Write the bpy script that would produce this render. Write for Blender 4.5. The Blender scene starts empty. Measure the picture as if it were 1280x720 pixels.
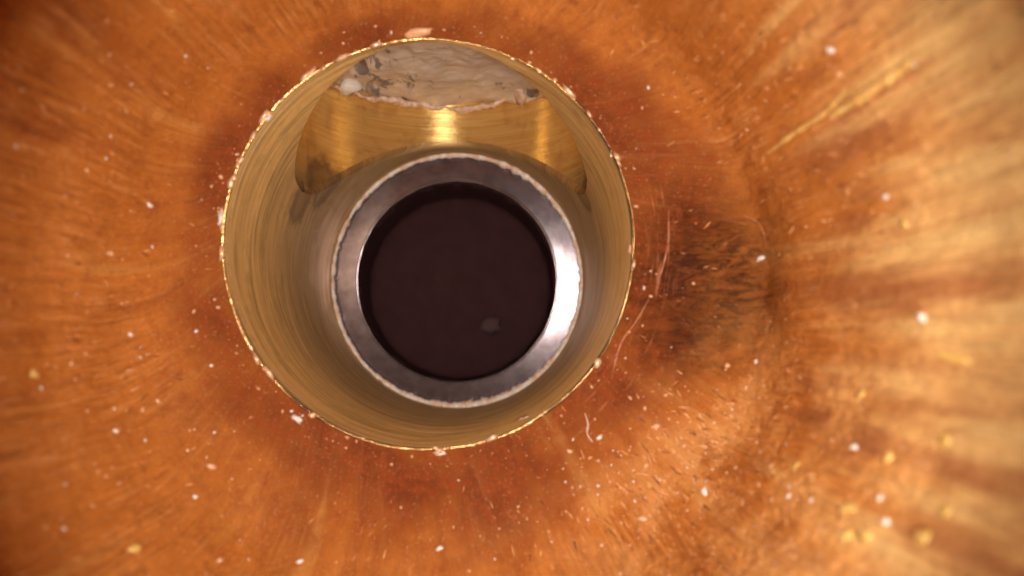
import bpy, bmesh, math, random
from mathutils import Vector, Matrix, noise
from mathutils.bvhtree import BVHTree

# 1 unit = 1 millimetre.  Y runs down the bore away from the lens, Z is up in the picture.
S = bpy.context.scene
C = S.collection
random.seed(7)
PI = math.pi

# ------------------------------------------------------------------ camera
FPX = 900.0                       # focal length in photo pixels (1280 wide)
cam_d = bpy.data.cameras.new('borescope_camera')
cam = bpy.data.objects.new('borescope_camera', cam_d); C.objects.link(cam)
cam.location = (0, 0, 0); cam.rotation_euler = (PI/2, 0, 0)
cam_d.sensor_width = 36.0; cam_d.lens = FPX/1280*36
cam_d.shift_x = 14/1280; cam_d.shift_y = 70/1280
cam_d.clip_start = 0.05; cam_d.clip_end = 200
cam_d.dof.use_dof = True; cam_d.dof.focus_distance = 13.2; cam_d.dof.aperture_fstop = 0.14
S.camera = cam

# ------------------------------------------------------------------ world, lamps, exposure
w = bpy.data.worlds.new("World"); S.world = w; w.use_nodes = True
bg = w.node_tree.nodes['Background']
bg.inputs[0].default_value = (0.9, 0.75, 0.6, 1); bg.inputs[1].default_value = 0.03
S.view_settings.view_transform = 'Standard'; S.view_settings.look = 'None'
S.view_settings.exposure = 0.0; S.view_settings.gamma = 1.0

# the ring of small white LEDs round the lens
LED_N, LED_R, LED_P = 6, 0.65, 960
for i in range(LED_N):
    a = 2*PI*i/LED_N + 0.1
    ld = bpy.data.lights.new('ring_led', 'SPOT')
    ld.energy = LED_P; ld.color = (1.0, 0.93, 0.82); ld.shadow_soft_size = 0.14
    ld.spot_size = math.radians(73.5); ld.spot_blend = 0.14
    lo = bpy.data.objects.new('ring_led', ld); C.objects.link(lo)
    lo.location = (LED_R*math.cos(a)+0.15, 0.0, LED_R*math.sin(a)-0.1)
    lo.rotation_euler = (PI/2 + math.radians(3), 0, math.radians(0))

cy = S.cycles
cy.max_bounces = 7; cy.diffuse_bounces = 4; cy.glossy_bounces = 4
cy.use_adaptive_sampling = True; cy.adaptive_threshold = 0.03
cy.sample_clamp_indirect = 6.0; cy.use_denoising = True
cy.caustics_reflective = True

# ------------------------------------------------------------------ dimensions
BX, BZ, R = -1.07, 1.47, 3.0      # axis and radius of the brass sleeve
D1, D2 = 10.6, 17.2               # its mouth, its seat on the steel
XC, DC, RT = BX, 13.55, 2.78      # cross hole (vertical axis)
CX, CZ = -0.66, 0.71              # axis of the wide bore
TOPZ = 6.3

# ------------------------------------------------------------------ helpers
def nz(x, y, z): return noise.noise(Vector((x, y, z)))
def fbm(x, y, z, o=4): return noise.fractal(Vector((x, y, z)), 0.8, 2.1, o)

def props(o, label=None, cat=None, group=None, kind=None):
    if label: o['label'] = label
    if cat: o['category'] = cat
    if group: o['group'] = group
    if kind: o['kind'] = kind
    return o
def thing(name, label, cat, loc=(0, 0, 0), group=None):
    o = bpy.data.objects.new(name, None); C.objects.link(o); o.location = loc
    o.empty_display_size = 0.5
    return props(o, label, cat, group)
def mesh_obj(name, verts, faces, m, parent=None, loc=None, smooth=True, attr=None):
    """verts in world coordinates; loc = object origin in world coordinates"""
    pl = Vector(parent.location) if parent else Vector((0, 0, 0))
    if loc is None: loc = pl
    loc = Vector(loc)
    me = bpy.data.meshes.new(name)
    me.from_pydata([(v[0]-loc[0], v[1]-loc[1], v[2]-loc[2]) for v in verts], [], faces)
    me.materials.append(m)
    if smooth: me.polygons.foreach_set('use_smooth', [True]*len(faces))
    if attr:
        for k, vals in attr.items():
            at = me.attributes.new(k, 'FLOAT_VECTOR', 'POINT')
            at.data.foreach_set('vector', [c for v in vals for c in v])
    o = bpy.data.objects.new(name, me); C.objects.link(o)
    if parent: o.parent = parent
    o.location = loc - pl
    me.update()
    return o
def grid_faces(nu, nv, base=0, wrap=False, flip=False):
    """nu columns x nv rows, index = base + i*nv + j"""
    f = []
    for i in range(nu if wrap else nu-1):
        i2 = (i+1) % nu
        for j in range(nv-1):
            q = (base+i*nv+j, base+i2*nv+j, base+i2*nv+j+1, base+i*nv+j+1)
            f.append(q[::-1] if flip else q)
    return f

# ---- node helpers
class NT:
    def __init__(s, name):
        s.m = bpy.data.materials.new(name); s.m.use_nodes = True
        s.t = s.m.node_tree; s.t.nodes.clear()
        s.out = s.t.nodes.new('ShaderNodeOutputMaterial')
        s.p = s.t.nodes.new('ShaderNodeBsdfPrincipled')
        s.t.links.new(s.p.outputs[0], s.out.inputs['Surface'])
    def n(s, typ, **kw):
        x = s.t.nodes.new(typ)
        for k, v in kw.items(): setattr(x, k, v)
        return x
    def put(s, sock, v):
        if isinstance(v, bpy.types.NodeSocket): s.t.links.new(v, sock)
        elif isinstance(v, tuple) and len(v) == 3 and sock.type == 'RGBA': sock.default_value = (*v, 1)
        else: sock.default_value = v
    def math(s, op, a, b=0.0, c=0.0, clamp=False):
        x = s.n('ShaderNodeMath', operation=op); x.use_clamp = clamp
        for i, v in enumerate((a, b, c)): s.put(x.inputs[i], v)
        return x.outputs[0]
    def noise(s, vec, scale, detail=4.0, rough=0.55, dist=0.0, col=False):
        x = s.n('ShaderNodeTexNoise')
        s.put(x.inputs['Vector'], vec); x.inputs['Scale'].default_value = scale
        x.inputs['Detail'].default_value = detail; x.inputs['Roughness'].default_value = rough
        x.inputs['Distortion'].default_value = dist
        return x.outputs['Color' if col else 'Fac']
    def vor(s, vec, scale, feature='F1'):
        x = s.n('ShaderNodeTexVoronoi', feature=feature)
        s.put(x.inputs['Vector'], vec); x.inputs['Scale'].default_value = scale
        return x.outputs['Distance']
    def ramp(s, f, a, b):          # smoothstep a..b -> 0..1
        x = s.n('ShaderNodeMapRange'); x.interpolation_type = 'SMOOTHSTEP'
        s.put(x.inputs[0], f); x.inputs[1].default_value = a; x.inputs[2].default_value = b
        return x.outputs[0]
    def mix(s, f, a, b, mode='MIX'):
        x = s.n('ShaderNodeMix', data_type='RGBA', blend_type=mode)
        s.put(x.inputs[0], f); s.put(x.inputs[6], a); s.put(x.inputs[7], b)
        return x.outputs[2]
    def vmul(s, v, k):
        x = s.n('ShaderNodeVectorMath', operation='MULTIPLY')
        s.put(x.inputs[0], v); x.inputs[1].default_value = k
        return x.outputs[0]
    def vadd(s, v, k):
        x = s.n('ShaderNodeVectorMath', operation='ADD')
        s.put(x.inputs[0], v); s.put(x.inputs[1], k)
        return x.outputs[0]
    def dist(s, v, p):
        x = s.n('ShaderNodeVectorMath', operation='DISTANCE')
        s.put(x.inputs[0], v); x.inputs[1].default_value = p
        return x.outputs['Value']
    def attr(s, name):
        return s.n('ShaderNodeAttribute', attribute_name=name).outputs['Vector']
    def sep(s, v):
        x = s.n('ShaderNodeSeparateXYZ'); s.put(x.inputs[0], v); return x.outputs
    def obj(s): return s.n('ShaderNodeTexCoord').outputs['Object']
    def pos(s): return s.n('ShaderNodeNewGeometry').outputs['Position']
    def bump(s, h, strength, dist, normal=None):
        x = s.n('ShaderNodeBump'); x.inputs['Strength'].default_value = strength
        x.inputs['Distance'].default_value = dist; s.put(x.inputs['Height'], h)
        if normal is not None: s.put(x.inputs['Normal'], normal)
        return x.outputs[0]
    def set(s, **kw):
        for k, v in kw.items(): s.put(s.p.inputs[k.replace('_', ' ')], v)
        return s.m

# ------------------------------------------------------------------ materials
def mat_wood():
    t = NT('wet_brown_bore')
    g = t.attr('grain')                       # (cos*K, sin*K, arc length) following the bore
    p = t.pos()
    big = t.noise(p, 0.45, 3, 0.5)
    st1 = t.noise(t.vmul(g, (2.2, 2.2, 0.22)), 1.0, 5, 0.6, 0.6)     # broad streaks
    st2 = t.noise(t.vmul(g, (9.0, 9.0, 0.9)), 1.0, 4, 0.65, 0.3)     # fine streaks
    st3 = t.noise(t.vmul(t.vadd(g, (31., 7., 3.)), (5.0, 5.0, 0.30)), 1.0, 3, 0.5, 0.4)
    mot = t.noise(p, 5.5, 6, 0.7)
    fine = t.noise(p, 26, 4, 0.75)
    tone_mask = t.sep(t.attr('tint'))             # x: 1 on the dark end face, y: 1 on the tan side
    st4 = t.noise(t.vmul(t.vadd(g, (3., 17., 9.)), (22.0, 22.0, 1.1)), 1.0, 4, 0.7, 0.2)   # brush marks
    st5 = t.noise(t.vmul(t.vadd(g, (13., 7., 2.)), (48.0, 48.0, 3.0)), 1.0, 3, 0.7, 0.2)
    c = t.mix(t.ramp(big, 0.3, 0.7), (0.50, 0.150, 0.024), (0.62, 0.200, 0.038))
    c = t.mix(t.math('MULTIPLY', t.ramp(st1, 0.52, 0.72), 0.60), c, (0.30, 0.066, 0.014))
    c = t.mix(t.math('MULTIPLY', t.ramp(st2, 0.5, 0.75), 0.35), c, (0.34, 0.09, 0.022))
    c = t.mix(t.math('MULTIPLY', t.ramp(st3, 0.56, 0.72), 0.35), c, (0.80, 0.38, 0.10))
    # redder end face, with the shade around the sleeve painted into its colour
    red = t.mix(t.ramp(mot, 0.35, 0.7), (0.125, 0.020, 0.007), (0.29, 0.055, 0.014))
    edge = t.math('ADD', tone_mask[0], t.math('ADD', t.math('MULTIPLY', t.math('SUBTRACT', mot, 0.5), 0.9), t.math('MULTIPLY', t.math('SUBTRACT', t.noise(p, 0.8, 3, 0.6), 0.55), 1.6)))
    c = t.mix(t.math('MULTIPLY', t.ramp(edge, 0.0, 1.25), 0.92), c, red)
    # tan, brown-streaked wood on the right wall, its paleness partly painted lamplight
    tan = t.mix(t.ramp(st1, 0.42, 0.68), (0.92, 0.62, 0.25), (0.66, 0.28, 0.09))
    tan = t.mix(t.math('MULTIPLY', t.ramp(st2, 0.5, 0.7), 0.5), tan, (0.52, 0.24, 0.09))
    tm = t.math('ADD', tone_mask[1], t.math('MULTIPLY', t.math('SUBTRACT', st3, 0.5), 1.2))
    c = t.mix(t.math('MULTIPLY', t.ramp(tm, 0.15, 1.0), 0.85), c, tan)
    onwall = t.math('SUBTRACT', 1.0, t.math('MULTIPLY', t.ramp(tone_mask[0], 0.0, 0.7), 0.80))
    patch = t.math('MULTIPLY', onwall, t.ramp(t.noise(p, 0.9, 3), 0.30, 0.65))
    c = t.mix(t.math('MULTIPLY', t.math('MULTIPLY', t.ramp(st4, 0.50, 0.64), 0.60), patch), c, (0.24, 0.062, 0.018))
    c = t.mix(t.math('MULTIPLY', t.math('MULTIPLY', t.ramp(st4, 0.46, 0.34), 0.55), patch), c, (0.78, 0.36, 0.13))
    c = t.mix(t.math('MULTIPLY', t.math('MULTIPLY', t.ramp(st5, 0.55, 0.70), 0.35), patch), c, (0.85, 0.45, 0.20))
    c = t.mix(t.math('MULTIPLY', t.math('MULTIPLY', t.ramp(st1, 0.50, 0.62), 0.6), t.ramp(tone_mask[1], 0.05, 0.5)), c, (0.34, 0.115, 0.045))
    c = t.mix(t.math('MULTIPLY', t.math('MULTIPLY', t.ramp(st3, 0.55, 0.70), 0.4), t.ramp(tone_mask[1], 0.05, 0.5)), c, (0.88, 0.50, 0.18))
    # mottling, dark and pale fine grain
    c = t.mix(t.math('MULTIPLY', t.ramp(mot, 0.48, 0.70), 0.30), c, (0.24, 0.050, 0.012))
    c = t.mix(t.math('MULTIPLY', t.ramp(fine, 0.58, 0.74), 0.45), c, (0.85, 0.45, 0.22))
    c = t.mix(t.math('MULTIPLY', t.ramp(fine, 0.44, 0.28), 0.25), c, (0.20, 0.045, 0.012))
    # dark scored patch beside the sleeve
    sx = t.sep(p)
    dx = t.math('DIVIDE', t.math('SUBTRACT', sx[0], 2.95), 1.15)
    dz = t.math('DIVIDE', t.math('SUBTRACT', sx[2], 0.80), 1.45)
    rr = t.math('SQRT', t.math('ADD', t.math('MULTIPLY', dx, dx), t.math('MULTIPLY', dz, dz)))
    rr = t.math('ADD', rr, t.math('MULTIPLY', t.math('SUBTRACT', mot, 0.5), 0.9))
    onface = t.ramp(sx[1], 8.9, 9.9)
    sc = t.noise(t.vmul(p, (1.6, 1.0, 4.5)), 1.5, 6, 0.75, 1.6)
    pm = t.math('MULTIPLY', t.ramp(rr, 1.25, 0.35), onface)
    c = t.mix(t.math('MULTIPLY', pm, t.math('ADD', 0.50, t.math('MULTIPLY', t.ramp(sc, 0.42, 0.62), 0.48))), c, (0.065, 0.018, 0.009))
    # pale turned scratches concentric with the sleeve, on its right
    db = t.math('SQRT', t.math('ADD', t.math('POWER', t.math('SUBTRACT', sx[0], BX), 2.0),
                               t.math('POWER', t.math('SUBTRACT', sx[2], BZ), 2.0)))
    cmb = t.n('ShaderNodeCombineXYZ'); t.put(cmb.inputs[0], t.math('MULTIPLY', db, 26.0))
    t.put(cmb.inputs[1], t.math('MULTIPLY', sx[2], 1.6)); t.put(cmb.inputs[2], t.math('MULTIPLY', sx[0], 1.2))
    scn = t.noise(cmb.outputs[0], 1.0, 3, 0.6, 0.3)
    band = t.math('MULTIPLY', t.math('MULTIPLY', t.ramp(db, 3.15, 3.35), t.ramp(db, 3.80, 3.5)), t.ramp(sx[0], 0.7, 1.8))
    band = t.math('MULTIPLY', band, t.math('MULTIPLY', t.ramp(sx[2], 2.6, 1.9), onface))
    c = t.mix(t.math('MULTIPLY', t.math('MULTIPLY', t.ramp(scn, 0.57, 0.70), band), 0.6), c, (0.75, 0.30, 0.15))
    h = t.math('ADD', t.math('MULTIPLY', st2, 0.6), t.math('ADD', t.math('MULTIPLY', mot, 0.6), t.math('MULTIPLY', fine, 0.35)))
    h = t.math('ADD', h, t.math('MULTIPLY', t.math('MULTIPLY', scn, band), 0.5))
    h = t.math('ADD', h, t.math('MULTIPLY', onwall, t.math('ADD', t.math('MULTIPLY', st4, 0.8), t.math('MULTIPLY', st5, 0.45))))
    h = t.math('ADD', h, t.math('MULTIPLY', t.math('MULTIPLY', sc, pm), -1.2))
    # rough, crystalline sugar-like patch at the lower right, pale glints painted into its colour
    cz = t.math('MULTIPLY', t.math('ADD', t.ramp(t.dist(p, (3.0, 8.6, -1.9)), 3.4, 1.2), 0.12), t.ramp(t.noise(p, 1.3, 4), 0.38, 0.6))
    cz = t.math('MULTIPLY', cz, t.ramp(db, 3.5, 4.6))
    cry = t.vor(t.vadd(t.vmul(g, (10., 10., 5.)), p), 1.0); cry2 = t.vor(t.vmul(t.vadd(g, (3., 1., 4.)), (16., 16., 7.)), 1.0)
    h = t.math('ADD', h, t.math('MULTIPLY', cz, t.math('ADD', t.math('MULTIPLY', cry, -0.35), t.math('MULTIPLY', cry2, -0.35))))
    c = t.mix(t.math('MULTIPLY', t.math('MULTIPLY', t.ramp(cry2, 0.34, 0.12), t.ramp(mot, 0.42, 0.6)), t.math('MULTIPLY', cz, 0.9)), c, (0.92, 0.55, 0.28))
    c = t.mix(t.math("MULTIPLY", cz, 0.45), c, (0.84, 0.36, 0.09))
    nrm = t.bump(h, 0.75, 0.10)
    rough = t.math('ADD', 0.26, t.math('MULTIPLY', mot, 0.35))
    return t.set(Base_Color=c, Roughness=rough, Normal=nrm, Specular_IOR_Level=t.math('ADD', 0.10, t.math('ADD', t.math('MULTIPLY', cz, 0.6), t.math('MULTIPLY', t.ramp(fine, 0.55, 0.75), 0.8))))

def stains(t, c, p):
    n_ = t.math('SUBTRACT', t.noise(p, 3.0, 4, 0.65), 0.5)
    for (cx_, cy_, cz_, r_) in STAINS:
        d = t.math('ADD', t.dist(p, (cx_, cy_, cz_)), t.math('MULTIPLY', n_, 1.2*r_))
        disc = t.ramp(d, r_*1.15, r_*0.6)
        rim = t.math('MULTIPLY', disc, t.ramp(d, r_*0.40, r_*0.80))
        c = t.mix(t.math('MULTIPLY', disc, 0.62), c, (0.27, 0.155, 0.07))
        c = t.mix(t.math('MULTIPLY', rim, 0.50), c, (0.16, 0.10, 0.06))
    return c

def mat_brass(kind):
    t = NT({'bore': 'dull_turned_brass', 'cross': 'bright_drilled_brass', 'rim': 'bare_brass_edge'}[kind])
    o = t.obj(); p = t.pos()
    g = t.attr('grain')                        # (cos, sin, position along the axis)
    mot = t.noise(p, 2.2, 5, 0.65)
    fine = t.noise(p, 22, 3, 0.7)
    if kind == 'bore':
        ring = t.noise(t.vmul(g, (0.9, 0.9, 30.0)), 1.0, 5, 0.7, 0.2)
        fr = t.noise(t.vmul(g, (5., 5., 70.0)), 1.0, 3, 0.6, 0.1)
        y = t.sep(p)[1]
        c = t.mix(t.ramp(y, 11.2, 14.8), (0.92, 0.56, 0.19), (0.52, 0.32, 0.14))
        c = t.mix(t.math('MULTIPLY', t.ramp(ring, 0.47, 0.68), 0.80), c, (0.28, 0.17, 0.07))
        c = t.mix(t.math('MULTIPLY', t.ramp(ring, 0.46, 0.30), 0.40), c, (0.80, 0.52, 0.19))
        c = t.mix(t.math('MULTIPLY', t.ramp(mot, 0.50, 0.72), 0.45), c, (0.40, 0.24, 0.10))
        bands = t.noise(t.vmul(t.vadd(g, (4., 2., 1.)), (1.1, 1.1, 3.2)), 1.0, 5, 0.6, 0.5)
        c = t.mix(t.math('MULTIPLY', t.ramp(bands, 0.48, 0.66), 0.55), c, (0.33, 0.19, 0.07))
        c = t.mix(t.math('MULTIPLY', t.ramp(bands, 0.44, 0.30), 0.35), c, (0.98, 0.70, 0.30))
        scr = t.noise(t.vmul(t.vadd(g, (9., 5., 1.)), (1.3, 1.3, 55.0)), 1.0, 3, 0.7, 0.3)
        c = t.mix(t.math('MULTIPLY', t.ramp(scr, 0.57, 0.68), 0.5), c, (0.22, 0.13, 0.06))
        c = t.mix(t.math('MULTIPLY', t.ramp(scr, 0.42, 0.32), 0.4), c, (1.0, 0.74, 0.36))
        c = stains(t, c, p)
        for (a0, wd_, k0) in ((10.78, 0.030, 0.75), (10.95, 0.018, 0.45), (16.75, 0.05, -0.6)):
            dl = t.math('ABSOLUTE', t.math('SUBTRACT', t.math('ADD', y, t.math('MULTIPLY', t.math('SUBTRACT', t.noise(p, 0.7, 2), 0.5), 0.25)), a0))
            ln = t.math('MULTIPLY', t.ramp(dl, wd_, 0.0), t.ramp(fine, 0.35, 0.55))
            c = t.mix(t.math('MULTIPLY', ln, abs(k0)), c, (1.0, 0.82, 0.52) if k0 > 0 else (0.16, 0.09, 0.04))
        h = t.math('ADD', t.math('MULTIPLY', ring, 0.6), t.math('ADD', t.math('MULTIPLY', fr, 0.3), t.math('MULTIPLY', fine, 0.15)))
        nrm = t.bump(h, 0.55, 0.035)
        tg = t.n('ShaderNodeTangent', direction_type='RADIAL', axis='Y')
        return t.set(Base_Color=c, Metallic=0.62, Specular_IOR_Level=0.2, Roughness=t.math('ADD', 0.36, t.math('MULTIPLY', mot, 0.2)),
                     Normal=nrm, Anisotropic=0.8, Anisotropic_Rotation=0.25, Tangent=tg.outputs[0])
    if kind == 'cross':
        ring = t.noise(t.vmul(g, (1.3, 1.3, 22.0)), 1.0, 5, 0.65, 0.25)
        c = t.mix(t.ramp(ring, 0.35, 0.65), (1.0, 0.70, 0.27), (0.86, 0.52, 0.15))
        c = t.mix(t.math('MULTIPLY', t.ramp(mot, 0.5, 0.7), 0.35), c, (0.42, 0.19, 0.045))
        # two dull water stains low on the sides
        c = stains(t, c, p)
        h = t.math('ADD', t.math('MULTIPLY', ring, 0.7), t.math('MULTIPLY', fine, 0.1))
        nrm = t.bump(h, 0.35, 0.02)
        tg = t.n('ShaderNodeTangent', direction_type='RADIAL', axis='Z')
        return t.set(Base_Color=c, Metallic=0.72, Roughness=0.27, Specular_IOR_Level=1.0, Normal=nrm, Anisotropic=1.0, Anisotropic_Rotation=0.25, Tangent=tg.outputs[0])
    c = t.mix(t.ramp(fine, 0.4, 0.6), (0.95, 0.62, 0.28), (0.55, 0.30, 0.10))
    return t.set(Base_Color=c, Metallic=0.8, Roughness=0.22, Normal=t.bump(fine, 0.5, 0.02))

def mat_steel():
    t = NT('turned_steel_face')
    g = t.attr('grain'); p = t.pos()
    ring = t.noise(t.vmul(g, (1.5, 1.5, 30.0)), 1.0, 4, 0.6, 0.1)
    mot = t.noise(p, 3.5, 5, 0.7); fine = t.noise(p, 30, 3, 0.7)
    c = t.mix(t.ramp(mot, 0.3, 0.75), (0.36, 0.30, 0.33), (0.22, 0.17, 0.19))
    c = t.mix(t.math('MULTIPLY', t.ramp(fine, 0.60, 0.70), 0.75), c, (0.10, 0.06, 0.06))
    nrm = t.bump(t.math('ADD', t.math('MULTIPLY', ring, 0.6), t.math('MULTIPLY', fine, 0.2)), 0.16, 0.012)
    tg = t.n('ShaderNodeTangent', direction_type='RADIAL', axis='Y')
    return t.set(Base_Color=c, Metallic=0.92, Roughness=0.205, Anisotropic=0.7, Anisotropic_Rotation=0.25, Tangent=tg.outputs[0], Normal=nrm)

def mat_simple(name, col, col2, rough, scale=20, metallic=0.0, bump=0.5, bd=0.03, spec=0.5, sss=0.0):
    t = NT(name); p = t.pos(); f = t.noise(p, scale, 4, 0.65)
    c = t.mix(t.ramp(f, 0.35, 0.65), col, col2)
    m = t.set(Base_Color=c, Roughness=rough, Metallic=metallic, Normal=t.bump(f, bump, bd), Specular_IOR_Level=spec)
    return m

def mat_crust():
    t = NT('grey_mineral_crust'); p = t.pos()
    a = t.noise(t.vmul(p, (1.0, 0.7, 1.0)), 1.6, 5, 0.6, 1.0)
    b = t.noise(p, 5.0, 4, 0.55, 0.1)
    c = t.mix(t.ramp(a, 0.35, 0.65), (0.88, 0.70, 0.52), (0.76, 0.60, 0.48))
    c = t.mix(t.math('MULTIPLY', t.ramp(b, 0.5, 0.7), 0.55), c, (0.80, 0.62, 0.46))
    # brown-grey worn hollows, mostly towards the left end
    x = t.sep(p)[0]
    k = t.math('ADD', t.math('MULTIPLY', t.ramp(x, -1.4, -2.6), 0.12), t.math('MULTIPLY', t.ramp(x, 0.2, 1.2), 0.07))
    d = t.noise(t.vmul(p, (2.4, 1.0, 1.0)), 1.5, 4, 0.55, 0.5)
    c = t.mix(t.math('MULTIPLY', t.ramp(t.math('ADD', d, k), 0.60, 0.72), 0.80), c, (0.15, 0.12, 0.12))
    return t.set(Base_Color=c, Roughness=0.7, Normal=t.bump(b, 0.35, 0.05))

# pixel of the photograph -> ray from the lens; used to find where debris rests on the surfaces
def ray(u, v): return Vector(((u-626)/FPX, 1.0, (430-v)/FPX)).normalized()

STAINS = [(BX-2.50, DC+1.0, 3.25, 0.60), (BX-2.75, DC+0.15, 2.7, 0.50), (BX+2.7, DC+0.35, 2.95, 0.45)]
M_wood = mat_wood()
M_bore = mat_brass('bore'); M_cross = mat_brass('cross'); M_rim = mat_brass('rim')
M_steel = mat_steel(); M_crust = mat_crust()
M_dark = mat_simple('painted_dark_bore', (0.058, 0.024, 0.027), (0.049, 0.020, 0.023), 0.9, 2.0, bump=0.1, spec=0.1)  # unlit depth of the tube painted as an even dark maroon
M_white = mat_simple('white_grit', (0.85, 0.80, 0.74), (0.78, 0.66, 0.58), 0.30, 30, bump=0.4)
M_peach = mat_simple('peach_grit', (0.85, 0.50, 0.30), (0.72, 0.36, 0.18), 0.30, 30, bump=0.4)
M_yellow = mat_simple('yellow_flake', (0.72, 0.46, 0.13), (0.62, 0.34, 0.08), 0.5, 14, bump=0.4)
M_splint = mat_simple('yellow_wood_splinter', (0.74, 0.47, 0.15), (0.60, 0.29, 0.08), 0.45, 3, bump=0.5)
M_scr = mat_simple('scraped_wood', (0.62, 0.26, 0.12), (0.40, 0.12, 0.05), 0.35, 6, bump=0.4)
M_line = mat_simple('scraped_metal_line', (0.95, 0.86, 0.80), (0.80, 0.52, 0.36), 0.30, 5, bump=0.6, bd=0.04)
M_cream = mat_simple('cream_residue', (0.82, 0.66, 0.54), (0.62, 0.36, 0.22), 0.35, 9, bump=0.6, bd=0.04)

# ------------------------------------------------------------------ the wide brown bore (end face + side wall)
NT_, NE, NA, NW = 720, 60, 24, 110
def build_body():
    verts, grain, tint = [], [], []
    for i in range(NT_):
        th = 2*PI*i/NT_
        ct, st = math.cos(th), math.sin(th)
        right = max(0.0, math.cos((th-0.2)) )**3
        rf = 0.22 + 1.15*(1-right**0.6 if right > 0 else 1)       # fillet: tight on the right, soft elsewhere
        RC, DCr, FL = 4.36, 10.15, 0.17
        RC += 0.05*nz(ct*1.5, st*1.5, 3)
        inner = Vector((BX + 3.045*ct, D1+0.02, BZ + 3.045*st))
        corner = Vector((CX + RC*ct, DCr, CZ + RC*st))
        e1 = (inner-corner); L1 = e1.length; e1.normalize()
        wd = Vector((FL*ct, -1, FL*st)); wd.normalize()
        rf = min(rf, L1*0.85)
        pa = corner + e1*rf; pb = corner + wd*rf
        prof = []
        for j in range(NE):
            t = j/NE
            prof.append((inner.lerp(pa, t), 1.0))
        for j in range(NA):
            t = j/NA
            q = pa*(1-t)**2 + corner*2*t*(1-t) + pb*t*t
            prof.append((q, 1.0-t))
        Lw = 17.0
        for j in range(NW):
            t = (j/(NW-1))**1.35
            prof.append((pb + wd*(Lw*t), 0.0))
        s = 0.0; prev = prof[0][0]
        for k, (q, e) in enumerate(prof):
            s += (q-prev).length; prev = q
            gk = 3.0
            # real relief: grain ridges running along the wall, lumps and a turned step
            n_in = (Vector((CX, q.y-1.2, CZ)) - q).normalized()
            tan0 = max(0.0, math.cos(th))*(1-e)
            amp = min(1.0, (q-inner).length/0.25)
            d = (0.045+0.035*tan0)*fbm(ct*5.5, st*5.5, s*0.22, 5) + 0.020*fbm(q.x*1.7, q.y*1.7, q.z*1.7, 4)
            d += 0.012*fbm(ct*26, st*26, s*0.9, 3)
            qq = q + n_in*d*amp
            verts.append(qq)
            grain.append((ct*gk, st*gk, s))
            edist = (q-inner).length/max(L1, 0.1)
            tone_mask = e * (1.0 - 0.55*max(0, edist-0.45)/0.55)
            tone_mask += max(0, 0.45-0.28*(s-(L1))) * (1-e) * 0.5 if e < 1 else 0
            tone_mask *= 1 - 0.75*math.exp(-((th-2*PI+0.80)/0.38)**2)*min(1, max(0, edist-0.28)*2.2)
            tanm = max(0.0, math.cos(th+0.12))**1.3 * (1-e) * min(1.0, max(0, s-L1-0.1)/4.2)
            tint.append((tone_mask, tanm, 0))
    return verts, grain, tint
bv, bgr, bti = build_body()
NROW = NE+NA+NW
faces = grid_faces(NT_, NROW, wrap=True)
tmp = bpy.data.meshes.new('tmp'); tmp.from_pydata(bv, [], faces); tmp.update()
body_bvh = BVHTree.FromPolygons([v[:] for v in bv], faces)
vn = [v.normal.copy() for v in tmp.vertices]
bpy.data.meshes.remove(tmp)
body = thing('brown_bore', 'glossy orange brown bore with radial streaks surrounding the round brass sleeve', 'bore', (CX, D1, CZ))
def body_part(name, j0, j1):
    idx = {}; vs = []; gr = []; ti = []; ns = []
    for i in range(NT_):
        for j in range(j0, j1):
            k = i*NROW+j; idx[k] = len(vs)
            vs.append(bv[k]); gr.append(bgr[k]); ti.append(bti[k]); ns.append(vn[k])
    fs = [q for q in grid_faces(NT_, j1-j0, wrap=True)]
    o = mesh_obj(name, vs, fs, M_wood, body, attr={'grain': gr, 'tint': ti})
    o.data.normals_split_custom_set_from_vertices([n[:] for n in ns])
    return o
SPLIT = NE+NA//2
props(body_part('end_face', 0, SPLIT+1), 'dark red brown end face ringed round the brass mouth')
props(body_part('side_wall', SPLIT, NROW), 'lighter orange and tan streaked wall flaring towards the lens')

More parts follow.
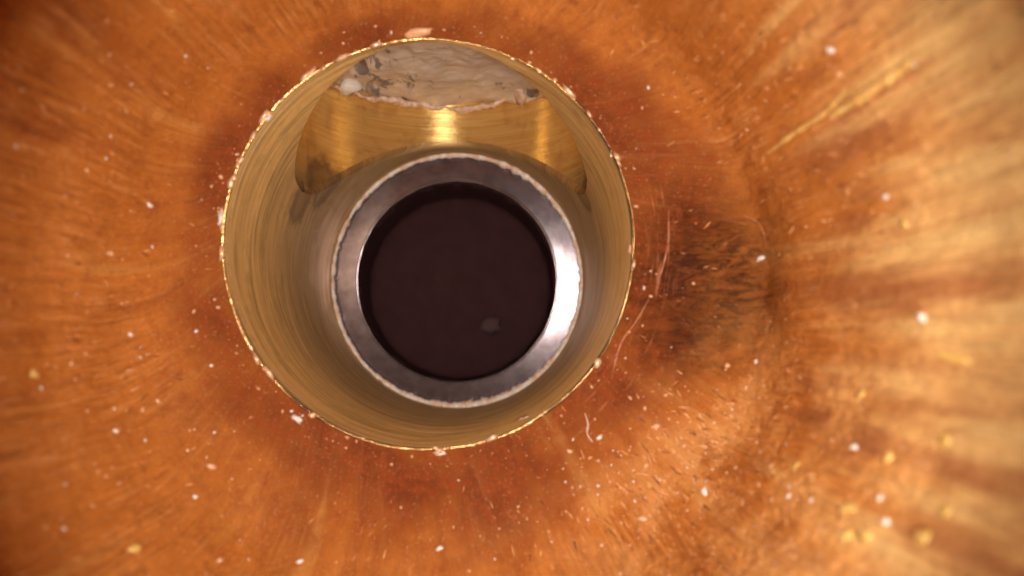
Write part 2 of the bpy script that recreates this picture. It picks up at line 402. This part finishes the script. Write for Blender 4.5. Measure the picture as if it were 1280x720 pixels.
# ------------------------------------------------------------------ brass sleeve
sleeve = thing('brass_sleeve', 'round brass sleeve with a cross hole cut through its top, set in the brown bore', 'sleeve', (BX, D1, BZ))
def polar(th, d, r): return (BX + r*math.cos(th), d, BZ + r*math.sin(th))
bev = 0.14
NS = 721
ths = [PI/2 + 2*PI*i/(NS-1) for i in range(NS-1)]
def build_sleeve():
    verts, gr, fs = [], [], []
    nf, nb, nbv = 26, 40, 6
    def col(th, rows):
        for d, r in rows:
            r2 = r + 0.006*nz(math.cos(th)*2, math.sin(th)*2, d*5) + 0.004*nz(math.cos(th)*9, math.sin(th)*9, d*2)
            verts.append(polar(th, d, r2)); gr.append((math.cos(th), math.sin(th), d))
    rowsN = nf+nbv
    for th in ths:                                                # front skin: mouth -> cut
        x = (R+bev)*math.cos(th)
        if math.sin(th) > 0 and abs(x) < RT: df = DC - math.sqrt(RT*RT-x*x)
        else: df = DC
        w_ = min(1.0, (DC-df)/0.5)
        b = bev*w_
        rows = [(D1 + (df-b-D1)*j/(nf-1), R) for j in range(nf)]
        rows += [(df-b+b*math.sin((j+1)/nbv*PI/2), R + b*(1-math.cos((j+1)/nbv*PI/2))) for j in range(nbv)]
        col(th, rows)
    fs += grid_faces(len(ths), rowsN, wrap=True, flip=True)
    base = len(verts)
    for th in ths:                                                # back skin: cut -> seat
        x = (R+bev)*math.cos(th)
        if math.sin(th) > 0 and abs(x) < RT: db = DC + math.sqrt(RT*RT-x*x)
        else: db = DC
        w_ = min(1.0, (db-DC)/0.5); b = bev*w_
        rows = [(db+b-b*math.sin((nbv-j)/nbv*PI/2), R + b*(1-math.cos((nbv-j)/nbv*PI/2))) for j in range(nbv)]
        rows += [(db+b + (D2+0.5-db-b)*j/(nb-1), R) for j in range(nb)]
        col(th, rows)
    fs += grid_faces(len(ths), nbv+nb, base=base, wrap=True, flip=True)
    return verts, gr, fs
v_, g_, f_ = build_sleeve()
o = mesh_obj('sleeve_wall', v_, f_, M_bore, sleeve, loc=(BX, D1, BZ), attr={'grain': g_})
bm = bmesh.new(); bm.from_mesh(o.data); bmesh.ops.remove_doubles(bm, verts=bm.verts, dist=0.002); bm.to_mesh(o.data); bm.free()
sleeve_bvh = BVHTree.FromPolygons(v_, f_)

def build_cross():
    verts, gr, fs = [], [], []
    n, m_ = 360, 60
    for i in range(n):
        ph = 2*PI*i/n
        x = RT*math.cos(ph)
        z0 = BZ + math.sqrt(max(0, (R+bev)**2 - x*x))
        for j in range(m_):
            t = j/(m_-1)
            z = z0 + (TOPZ-z0)*t
            r = RT + 0.008*nz(math.cos(ph)*2, math.sin(ph)*2, z*6)*min(1, t*8)
            verts.append((XC + r*math.cos(ph), DC + r*math.sin(ph), z))
            gr.append((math.cos(ph), math.sin(ph), z))
    return verts, gr, grid_faces(n, m_, wrap=True, flip=True)
v_, g_, f_ = build_cross()
mesh_obj('cross_hole', v_, f_, M_cross, sleeve, loc=(XC, DC, BZ), attr={'grain': g_})
cross_bvh = BVHTree.FromPolygons(v_, f_)

def ring_mesh(rfun, dfun, tube, n=720, m_=8, jag=0.0, seed=0.0, tubefun=None):
    """uneven bead running round the sleeve axis"""
    verts = []
    for i in range(n):
        th = 2*PI*i/n; ct, st = math.cos(th), math.sin(th)
        tr = tube*(1 + jag*fbm(ct*14+seed, st*14, seed, 4))
        if tubefun: tr *= tubefun(th)
        rr = rfun(th) + 0.35*tube*jag*fbm(ct*30, st*30, seed+5, 3); dd = dfun(th)
        for j in range(m_):
            a = 2*PI*j/m_
            r2 = tr*(1+0.35*jag*nz(ct*60+j, st*60, seed+j*3))
            verts.append(polar(th, dd + r2*math.sin(a), rr + r2*math.cos(a)))
    fs = []
    for i in range(n):
        for j in range(m_):
            i2, j2 = (i+1) % n, (j+1) % m_
            fs.append((i*m_+j, i*m_+j2, i2*m_+j2, i2*m_+j))
    return verts, fs
v_, f_ = ring_mesh(lambda th: R+0.026+0.018*fbm(math.cos(th)*2.5, math.sin(th)*2.5, 8, 3), lambda th: D1+0.004, 0.023, jag=0.30, seed=1.3, tubefun=lambda th: max(0.25, 0.65+0.9*max(0, math.cos(th-2.7))**2+1.1*nz(math.cos(th)*4, math.sin(th)*4, 6)))
props(mesh_obj('rim', v_, f_, M_rim, sleeve), 'thin bright uneven brass edge')

# ------------------------------------------------------------------ steel tube seated in the sleeve
tube = thing('steel_tube', 'grey steel tube end with a dark round hole, seated deep in the brass sleeve', 'tube', (BX, D2, BZ))
RI = 2.36
def lathe(rows, n=360, ns=0.0):
    verts, gr = [], []
    for i in range(n):
        th = 2*PI*i/n
        for d, r in rows:
            verts.append(polar(th, d, r + ns*nz(math.cos(th)*8, math.sin(th)*8, d)))
            gr.append((math.cos(th), math.sin(th), r))
    return verts, gr, grid_faces(n, len(rows), wrap=True)
rows = [(D2+0.05 - 0.018*math.sin(t*PI*0.55), R-0.01-(R-0.01-RI-0.05)*t) for t in [j/16 for j in range(17)]]
rows += [(D2+0.02, RI+0.035), (D2+0.06, RI+0.01), (D2+0.12, RI+0.001), (D2+0.50, RI+0.002)]
v_, g_, f_ = lathe(rows, ns=0.012)
TILT = math.tan(math.radians(4.3)); TURN = math.tan(math.radians(3.1))          # the tube was cut a little out of square
v_ = [(x, y-TILT*(z-BZ)-TURN*(x-BX), z) for x, y, z in v_]
props(mesh_obj('end_ring', v_, f_, M_steel, tube, loc=(BX, D2, BZ), attr={'grain': g_}), 'turned steel ring, brightest on its right side')
rows = [(D2+0.05+0.08*t, RI) for t in range(0, 22)]
v_, g_, f_ = lathe(rows, ns=0.02)
mesh_obj('tube_bore', v_, f_, M_dark, tube)
rows = [(D2+0.05+0.08*21 + 0.5*math.sin(t/12*PI/2), RI*math.cos(t/12*PI/2)+0.001) for t in range(13)]
v_, g_, f_ = lathe(rows, n=96)
mesh_obj('shade_cap', v_, f_, M_dark, tube)  # near cap added as an even dark backing for the deep, unlit tube
shade_cap_bvh = BVHTree.FromPolygons(v_, f_)
def tf(th):
    a = math.degrees(th) % 360
    return 0.75 + 0.8*math.exp(-((a-285)/38)**2) + 0.5*math.exp(-((a-60)/30)**2)
v_, f_ = ring_mesh(lambda th: R-0.035, lambda th: D2-0.07-TILT*R*math.sin(th)-TURN*R*math.cos(th), 0.068, jag=0.6, seed=4.1, tubefun=tf)
props(mesh_obj('pale_burr', v_, f_, M_line, tube), 'cream coloured ragged line round the steel ring')

# ------------------------------------------------------------------ crust at the top of the cross hole
def build_crust():
    verts = []
    n, m_ = 200, 70
    for i in range(n):
        ph = 2*PI*i/n
        for j in range(m_):
            t = j/(m_-1); r = (RT-0.005)*t
            x = XC + r*math.cos(ph); y = DC + r*math.sin(ph)
            z = 5.46 + 0.07*fbm(x*1.0, y*0.8, 2.0, 3) + 0.07*abs(nz(x*2.0, y*0.8, 7)) + 0.012*fbm(x*5, y*5, 1, 2)
            z += 0.03*nz(math.cos(ph)*2.3, math.sin(ph)*2.3, 9)*t*t*2
            z -= 0.10*max(0, t-0.85)/0.15*max(0, nz(math.cos(ph)*4, math.sin(ph)*4, 2)+0.25)   # creeps down the wall in places
            # dug hollows
            for hx, hy, hr, hd in ((-2.55, 13.2, 0.34, 0.35), (-2.2, 12.4, 0.25, 0.3), (1.0, 13.6, 0.28, 0.3), (1.35, 14.1, 0.14, 0.2), (-2.9, 14.0, 0.2, 0.25)):
                z += hd*math.exp(-(((x-hx)/hr)**2 + ((y-hy)/(hr*1.9))**2)**1.5)
            verts.append((x, y, z))
    return verts, grid_faces(n, m_, wrap=True)
v_, f_ = build_crust()
crust = thing('mineral_crust', 'lumpy grey pink crust blocking the top of the brass cross hole', 'crust', (XC, DC, 5.4))
mesh_obj('crust_body', v_, f_, M_crust, crust)
crust_bvh = BVHTree.FromPolygons(v_, f_)
def ledge():                                                       # ragged cream lip where the crust meets the brass
    verts = []; n, m_ = 420, 8
    for i in range(n):
        ph = PI*(-0.02) + PI*1.04*i/(n-1)
        c_, s_ = math.cos(ph), math.sin(ph)
        tr = 0.05*(1.1+0.9*fbm(c_*5, s_*5, 4, 4))
        z = 5.34 + 0.16*nz(c_*3.1, s_*3.1, 3.3) + 0.05*fbm(c_*9, s_*9, 1, 3)
        for j in range(m_):
            a = 2*PI*j/m_
            r = RT-0.05 + tr*1.2*math.cos(a)
            verts.append((XC+r*c_, DC+r*s_, z+tr*math.sin(a)))
    f = []
    for i in range(n-1):
        for j in range(m_):
            j2 = (j+1) % m_
            f.append((i*m_+j, i*m_+j2, (i+1)*m_+j2, (i+1)*m_+j))
    return verts, f
v_, f_ = ledge()
props(mesh_obj('crust_lip', v_, f_, M_cream, crust), 'ragged cream lower edge of the crust')

# ------------------------------------------------------------------ debris
ALL = [body_bvh, sleeve_bvh, cross_bvh, crust_bvh, shade_cap_bvh]
def hit(u, v):
    d = ray(u, v); best = None
    for b in ALL:
        loc, nrm, i_, dist = b.ray_cast(Vector((0, 0, 0)), d)
        if loc is not None and (best is None or dist < best[2]): best = (loc, nrm, dist)
    loc, nrm, dist = best
    if nrm.dot(d) > 0: nrm = -nrm
    return loc, nrm, dist
ICO_V = []; ICO_F = []
_b = bmesh.new(); bmesh.ops.create_icosphere(_b, subdivisions=2, radius=1.0)
for v in _b.verts: ICO_V.append(v.co.copy())
_b.verts.index_update()
ICO_F = [tuple(x.index for x in f.verts) for f in _b.faces]; _b.free()
_b = bmesh.new(); bmesh.ops.create_icosphere(_b, subdivisions=1, radius=1.0)
_b.verts.index_update(); ICO1_V = [v.co.copy() for v in _b.verts]; ICO1_F = [tuple(x.index for x in f.verts) for f in _b.faces]; _b.free()
def chip_verts(loc, nrm, a, b, h, rot, seed, V=ICO_V, along=None):
    """irregular chip of half sizes a, b lying on the surface, height h"""
    z = nrm.normalized()
    x = z.orthogonal().normalized()
    up = Vector((0, 0, 1)) if abs(z.z) < 0.9 else Vector((1, 0, 0))
    x = up.cross(z).normalized(); y = z.cross(x)
    if along is not None:
        x = (along - z*along.dot(z)).normalized(); y = z.cross(x)
    x, y = x*math.cos(rot)+y*math.sin(rot), y*math.cos(rot)-x*math.sin(rot)
    out = []
    for q in V:
        k = 1 + 0.75*nz(q.x*1.5+seed, q.y*1.5, q.z*1.5) + 0.35*nz(q.x*4+seed, q.y*4, q.z*4)
        out.append(loc + x*(q.x*a*k) + y*(q.y*b*k) + z*(q.z*h*k + h*0.35))
    return out
def chip(name, u, v, apx, bpx, m, label, cat, rot=0.0, group=None, hpx=None):
    loc, nrm, dist = hit(u, v)
    k = dist/FPX
    a, b = apx*k, bpx*k; h = (hpx or min(apx, bpx)*0.5)*k
    vs = chip_verts(loc, nrm, a, b, h, rot, random.random()*50)
    o = mesh_obj(name, vs, ICO_F, m, None, loc=loc)
    return props(o, label, cat, group)
chip('crust_flake', 435, 103, 9, 12, M_white, 'round white flake stuck to the left end of the grey crust', 'flake', hpx=11)
chip('crust_flake', 650, 116, 20, 7, M_cream, 'cream flake hanging off the lower right edge of the crust', 'flake', 0.2)
M_lint = mat_simple('dim_lint', (0.074, 0.034, 0.038), (0.075, 0.035, 0.04), 0.8, 8, bump=0.4)
chip('lint_speck', 613, 405, 13, 11, M_lint, 'faint grey lint deep inside the dark hole of the steel tube', 'lint', hpx=3)
chip('orange_chip', 523, 41, 15, 6, M_peach, 'pale orange chip lying on the top of the brass rim', 'chip', 0.15)
chip('brass_bead', 788, 312, 4.5, 5, M_peach, 'small pale bead on the right edge of the brass rim', 'bead')
chip('brass_bead', 278, 271, 5, 10, M_white, 'bright glinting burr on the left edge of the brass rim', 'burr')
chip('brass_bead', 336, 147, 4, 5, M_white, 'small glinting burr on the upper left of the brass rim', 'burr')
chip('grit_grain', 549, 566, 7, 4, M_white, 'white grain just under the bottom of the brass rim', 'grit')
chip('grit_grain', 654, 523, 13, 4, M_cream, 'long pale flake on the lower right of the brass rim', 'flake', 0.5)
chip('grit_grain', 372, 524, 7, 4, M_white, 'white grain off the lower left of the brass rim', 'grit', -0.5)
whites = [
 (145, 539, 5, 4, 'bright white grain low on the left wall'),
 (163, 418, 4, 4, 'white grain on the left wall level with the steel ring bottom'),
 (187, 256, 6, 4, 'forked white grain left of the brass rim at mid height'),
 (139, 317, 4, 4, 'pinkish white grain on the left wall below the forked one'),
 (244, 621, 4, 4, 'white grain alone on the lower left wall'),
 (245, 414, 3.4, 3, 'tiny white grain closest to the left side of the brass rim'),
 (264, 457, 3.2, 3, 'tiny white grain below left of the brass rim'),
 (265, 583, 11, 5, 'pale double grain below the lower left of the brass rim'),
 (235, 563, 3.5, 3, 'small white grain above the pale double grain'),
 (945, 452, 4.5, 4, 'bright white grain right of the dark scored patch'),
 (909, 457, 5, 5, 'peach grain beside the bright white one'),
 (1153, 397, 8, 9, 'large blurred white grain on the far right wall'),
 (1107, 246, 6, 5, 'white grain on the upper right wall'),
 (1068, 559, 8, 6, 'blurred white grain in the lower right wall'),
 (1100, 622, 9, 5, 'upper of two white grains in the lower right corner'),
 (1107, 652, 8, 6, 'lower of two white grains in the lower right corner'),
 (881, 614, 7, 9, 'white grain among the sparkling lower right grit'),
 (986, 620, 5, 5, 'small blue white grain between yellow flakes'),
 (802, 648, 9, 6, 'pale grain near the bottom edge right of centre'),
 (820, 533, 8, 5, 'pale grain below right of the brass rim, left of the grit field'),
 (749, 547, 7, 4, 'white grain next to the curled fibre'),
 (712, 564, 6, 4, 'pinkish grain left of the curled fibre'),
 (1038, 63, 8, 5, 'blurred white grain near the upper right edge'),
 (1049, 92, 5, 5, 'pale round grain under the blurred one at upper right'),
 (951, 323, 9, 4, 'glinting grain on the step of the right wall'),
 (550, 686, 7, 4, 'grain at the bottom edge below the brass sleeve'),
 (275, 700, 9, 4, 'pale sliver low on the left wall by the bottom edge'),
 (375, 702, 6, 4, 'white grain by the bottom edge left of centre'),
]
for (u, v, a, b, lab) in whites:
    mm = M_peach if ('peach' in lab or 'pinkish' in lab or 'pale' in lab) else M_white
    chip('grit_grain', u, v, a*0.68, b*0.62, mm, lab, 'grit', random.uniform(-0.6, 0.6), 'grit grains on the bore wall')
yel = [
 (1059, 669, 11, 9, 'left one of two yellow flakes side by side at lower right'),
 (1083, 669, 11, 9, 'right one of two yellow flakes side by side at lower right'),
 (1154, 671, 13, 10, 'yellow flake nearest the lower right corner'),
 (1059, 634, 15, 9, 'wide yellow flake above the two side by side'),
 (995, 582, 8, 9, 'amber yellow flake left of the lower right group'),
 (1077, 492, 8, 9, 'square yellow flake on the right wall below middle'),
 (1182, 551, 9, 8, 'yellow flake beside the right edge below the long one'),
 (1111, 571, 8, 9, 'faint yellow flake right of the blurred white grain'),
 (1182, 638, 9, 8, 'yellow flake above the corner one'),
 (1196, 449, 40, 6, 'long ragged yellow flake on the far right wall'),
 (1130, 280, 6, 6, 'small yellow flake on the right wall under a white grain'),
 (168, 686, 9, 6, 'yellow orange flake in the lower left corner'),
 (43, 467, 6, 6, 'dull orange flake on the far left wall'),
]
for (u, v, a, b, lab) in yel:
    chip('yellow_flake', u, v, a*0.9, b*0.9, M_yellow, lab, 'flake', random.uniform(-0.2, 0.2), 'yellow flakes on the bore wall', hpx=2.0)

# a long yellow splinter lying along the upper right wall and a pale fibre below the sleeve
def strand(name, pts, wpx, m, label, cat, nseg=40, taper=True, wob=0.0, lift=0.5):
    verts, fs = [], []
    P = []
    for i in range(nseg+1):
        t = i/nseg*(len(pts)-1); k = min(int(t), len(pts)-2); f = t-k
        p0 = pts[max(k-1, 0)]; p1 = pts[k]; p2 = pts[k+1]; p3 = pts[min(k+2, len(pts)-1)]
        uv = [0.5*((2*p1[c])+(-p0[c]+p2[c])*f+(2*p0[c]-5*p1[c]+4*p2[c]-p3[c])*f*f+(-p0[c]+3*p1[c]-3*p2[c]+p3[c])*f**3) for c in (0, 1)]
        loc, nrm, dist = hit(*uv)
        P.append((loc, nrm, dist/FPX))
    m_ = 6
    for i, (loc, nrm, k) in enumerate(P):
        a = P[min(i+1, nseg)][0]-P[max(i-1, 0)][0]; a.normalize()
        side = a.cross(nrm).normalized()
        t = i/nseg
        wd = wpx*k*(math.sin(PI*min(1, max(0, t)))**0.6 if taper else 1)*(1+wob*fbm(t*9, wpx, 0, 3)) + 0.002
        for j in range(m_):
            an = 2*PI*j/m_
            verts.append(loc + side*(wd*math.cos(an)) + nrm*(wd*lift*math.sin(an)+wd*0.2))
    for i in range(nseg):
        for j in range(m_):
            j2 = (j+1) % m_
            fs.append((i*m_+j, (i+1)*m_+j, (i+1)*m_+j2, i*m_+j2))
    fs.append(tuple(range(m_-1, -1, -1))); fs.append(tuple(nseg*m_+j for j in range(m_)))
    o = mesh_obj(name, verts, fs, m, None, loc=P[0][0])
    return props(o, label, cat)
strand('yellow_splinter', [(1152, 66), (1120, 92), (1080, 120), (1035, 148)], 6.5, M_splint, 'bright yellow splinter lying along the upper right wall', 'splinter', wob=0.8, lift=0.25)
strand('yellow_splinter', [(1060, 110), (1030, 142), (995, 165), (958, 193)], 3.5, M_splint, 'thinner dull splinter running from the bright yellow one towards the brass', 'splinter', wob=0.8, lift=0.25)
strand('curled_fibre', [(731, 516), (735, 530), (734, 542), (741, 553)], 1.1, M_cream, 'fine curled pale fibre below the lower right of the brass rim', 'fibre')
strand('pale_scratch', [(836, 262), (834, 310), (822, 356)], 0.6, M_scr, 'thin pale curved scratch right of the brass rim', 'scratch', wob=0.9)
strand('pale_scratch', [(812, 372), (795, 402), (776, 430), (764, 474)], 0.55, M_scr, 'long thin scratch curving down beside the brass rim', 'scratch', wob=0.9)
strand('pale_scratch', [(930, 270), (945, 276), (955, 292), (958, 312)], 0.8, M_scr, 'short curved glinting scratch on the step of the right wall', 'scratch', wob=0.9)

# uncountable dust, one object per colour of grain
def dust(name, n, m, label, dens, smin, smax, sliver=0.0):
    verts, fs = [], []; made = 0; tries = 0
    while made < n and tries < n*30:
        tries += 1
        u, v = random.uniform(-60, 1340), random.uniform(-60, 780)
        if random.random() > dens(u, v): continue
        r_ = math.hypot(u-535, v-305)
        if r_ < 262: continue
        loc, nrm, i_, dist = body_bvh.ray_cast(Vector((0, 0, 0)), ray(u, v))
        if loc is None: continue
        if nrm.dot(ray(u, v)) > 0: nrm = -nrm
        k = dist/FPX; s_ = (smin + (smax-smin)*random.random()**3)*k
        base = len(verts)
        if sliver:
            al = Vector((loc.x-CX, -1.5, loc.z-CZ))
            verts += chip_verts(loc, nrm, s_*random.uniform(2.0, sliver), s_*0.6, s_*0.35, random.gauss(0, 0.35), random.random()*50, ICO1_V, al)
        else:
            verts += chip_verts(loc, nrm, s_*random.uniform(0.8, 1.8), s_, s_*0.6, random.uniform(0, 6), random.random()*50, ICO1_V)
        fs += [(a+base, b+base, c+base) for a, b, c in ICO1_F]
        made += 1
    o = mesh_obj(name, verts, fs, m, None, loc=(0, D1, 0))
    return props(o, label, 'dust', None, 'stuff')
def dens_a(u, v):
    d = 0.035
    d += 0.9*math.exp(-(((u-850)/150)**2 + ((v-600)/110)**2))
    d += 0.15*math.exp(-(((u-160)/200)**2 + ((v-500)/200)**2))
    d += 0.45*math.exp(-((math.hypot(u-535, v-305)-268)/14)**2)
    return d
dust('pale_dust', 600, M_peach, 'fine peach coloured dust sparkling on the brown bore', dens_a, 0.4, 2.2)
dust('white_dust', 230, M_white, 'fine white dust sparkling on the brown bore', dens_a, 0.3, 1.9)

def dens_b(u, v):
    d = 0.006
    d += 0.9*math.exp(-(((u-880)/120)**2 + ((v-590)/105)**2))
    d += 0.35*math.exp(-(((u-1010)/190)**2 + ((v-160)/150)**2))
    d += 0.14*math.exp(-(((u-560)/200)**2 + ((v-640)/70)**2))
    d += 0.07*math.exp(-(((u-160)/200)**2 + ((v-330)/300)**2))
    if math.hypot(u-535, v-305) < 350 or math.hypot(u-880, (v-330)*0.6) < 90: d *= 0.15
    return d
M_glint = mat_simple('orange_glint_sliver', (0.86, 0.46, 0.22), (0.72, 0.30, 0.10), 0.18, 8, bump=0.3)
dust('glint_slivers', 1500, M_glint, 'short bright slivers standing in for glints along the radial grain of the brown bore', dens_b, 0.5, 1.7, 7.0)  # slivers added to imitate bright glints on the wall
dust('dark_slivers', 700, mat_simple('dark_brown_sliver', (0.16, 0.040, 0.014), (0.28, 0.075, 0.024), 0.5, 8, bump=0.3), 'short dark slivers lying along the radial grain of the brown bore', dens_b, 0.5, 1.7, 7.0)
# nicks and crumbs of metal along the sleeve mouth
verts, fs = [], []
for i in range(80):
    c_, sp = random.choice(((170, 26), (205, 25), (250, 22), (300, 20), (140, 14), (40, 14), (95, 30)))
    th = math.radians(random.gauss(c_, sp))
    p_ = Vector(polar(th, D1-0.01, R+0.03+random.gauss(0, 0.018)))
    tg_ = Vector((-math.sin(th), 0, math.cos(th)))
    s_ = 0.012 + 0.038*random.random()**3
    base = len(verts)
    verts += chip_verts(p_, Vector((0, -1, 0)), s_*random.uniform(1.0, 3.5), s_, s_*0.7, random.gauss(0, 0.2), random.random()*50, ICO1_V, tg_)
    fs += [(a+base, b+base, c+base) for a, b, c in ICO1_F]
props(mesh_obj('rim_nicks', verts, fs, mat_simple('torn_metal_crumb', (0.95, 0.72, 0.50), (0.90, 0.50, 0.25), 0.25, 20, metallic=0.4, bump=0.4), sleeve), 'torn bright crumbs along the edge', kind='stuff')
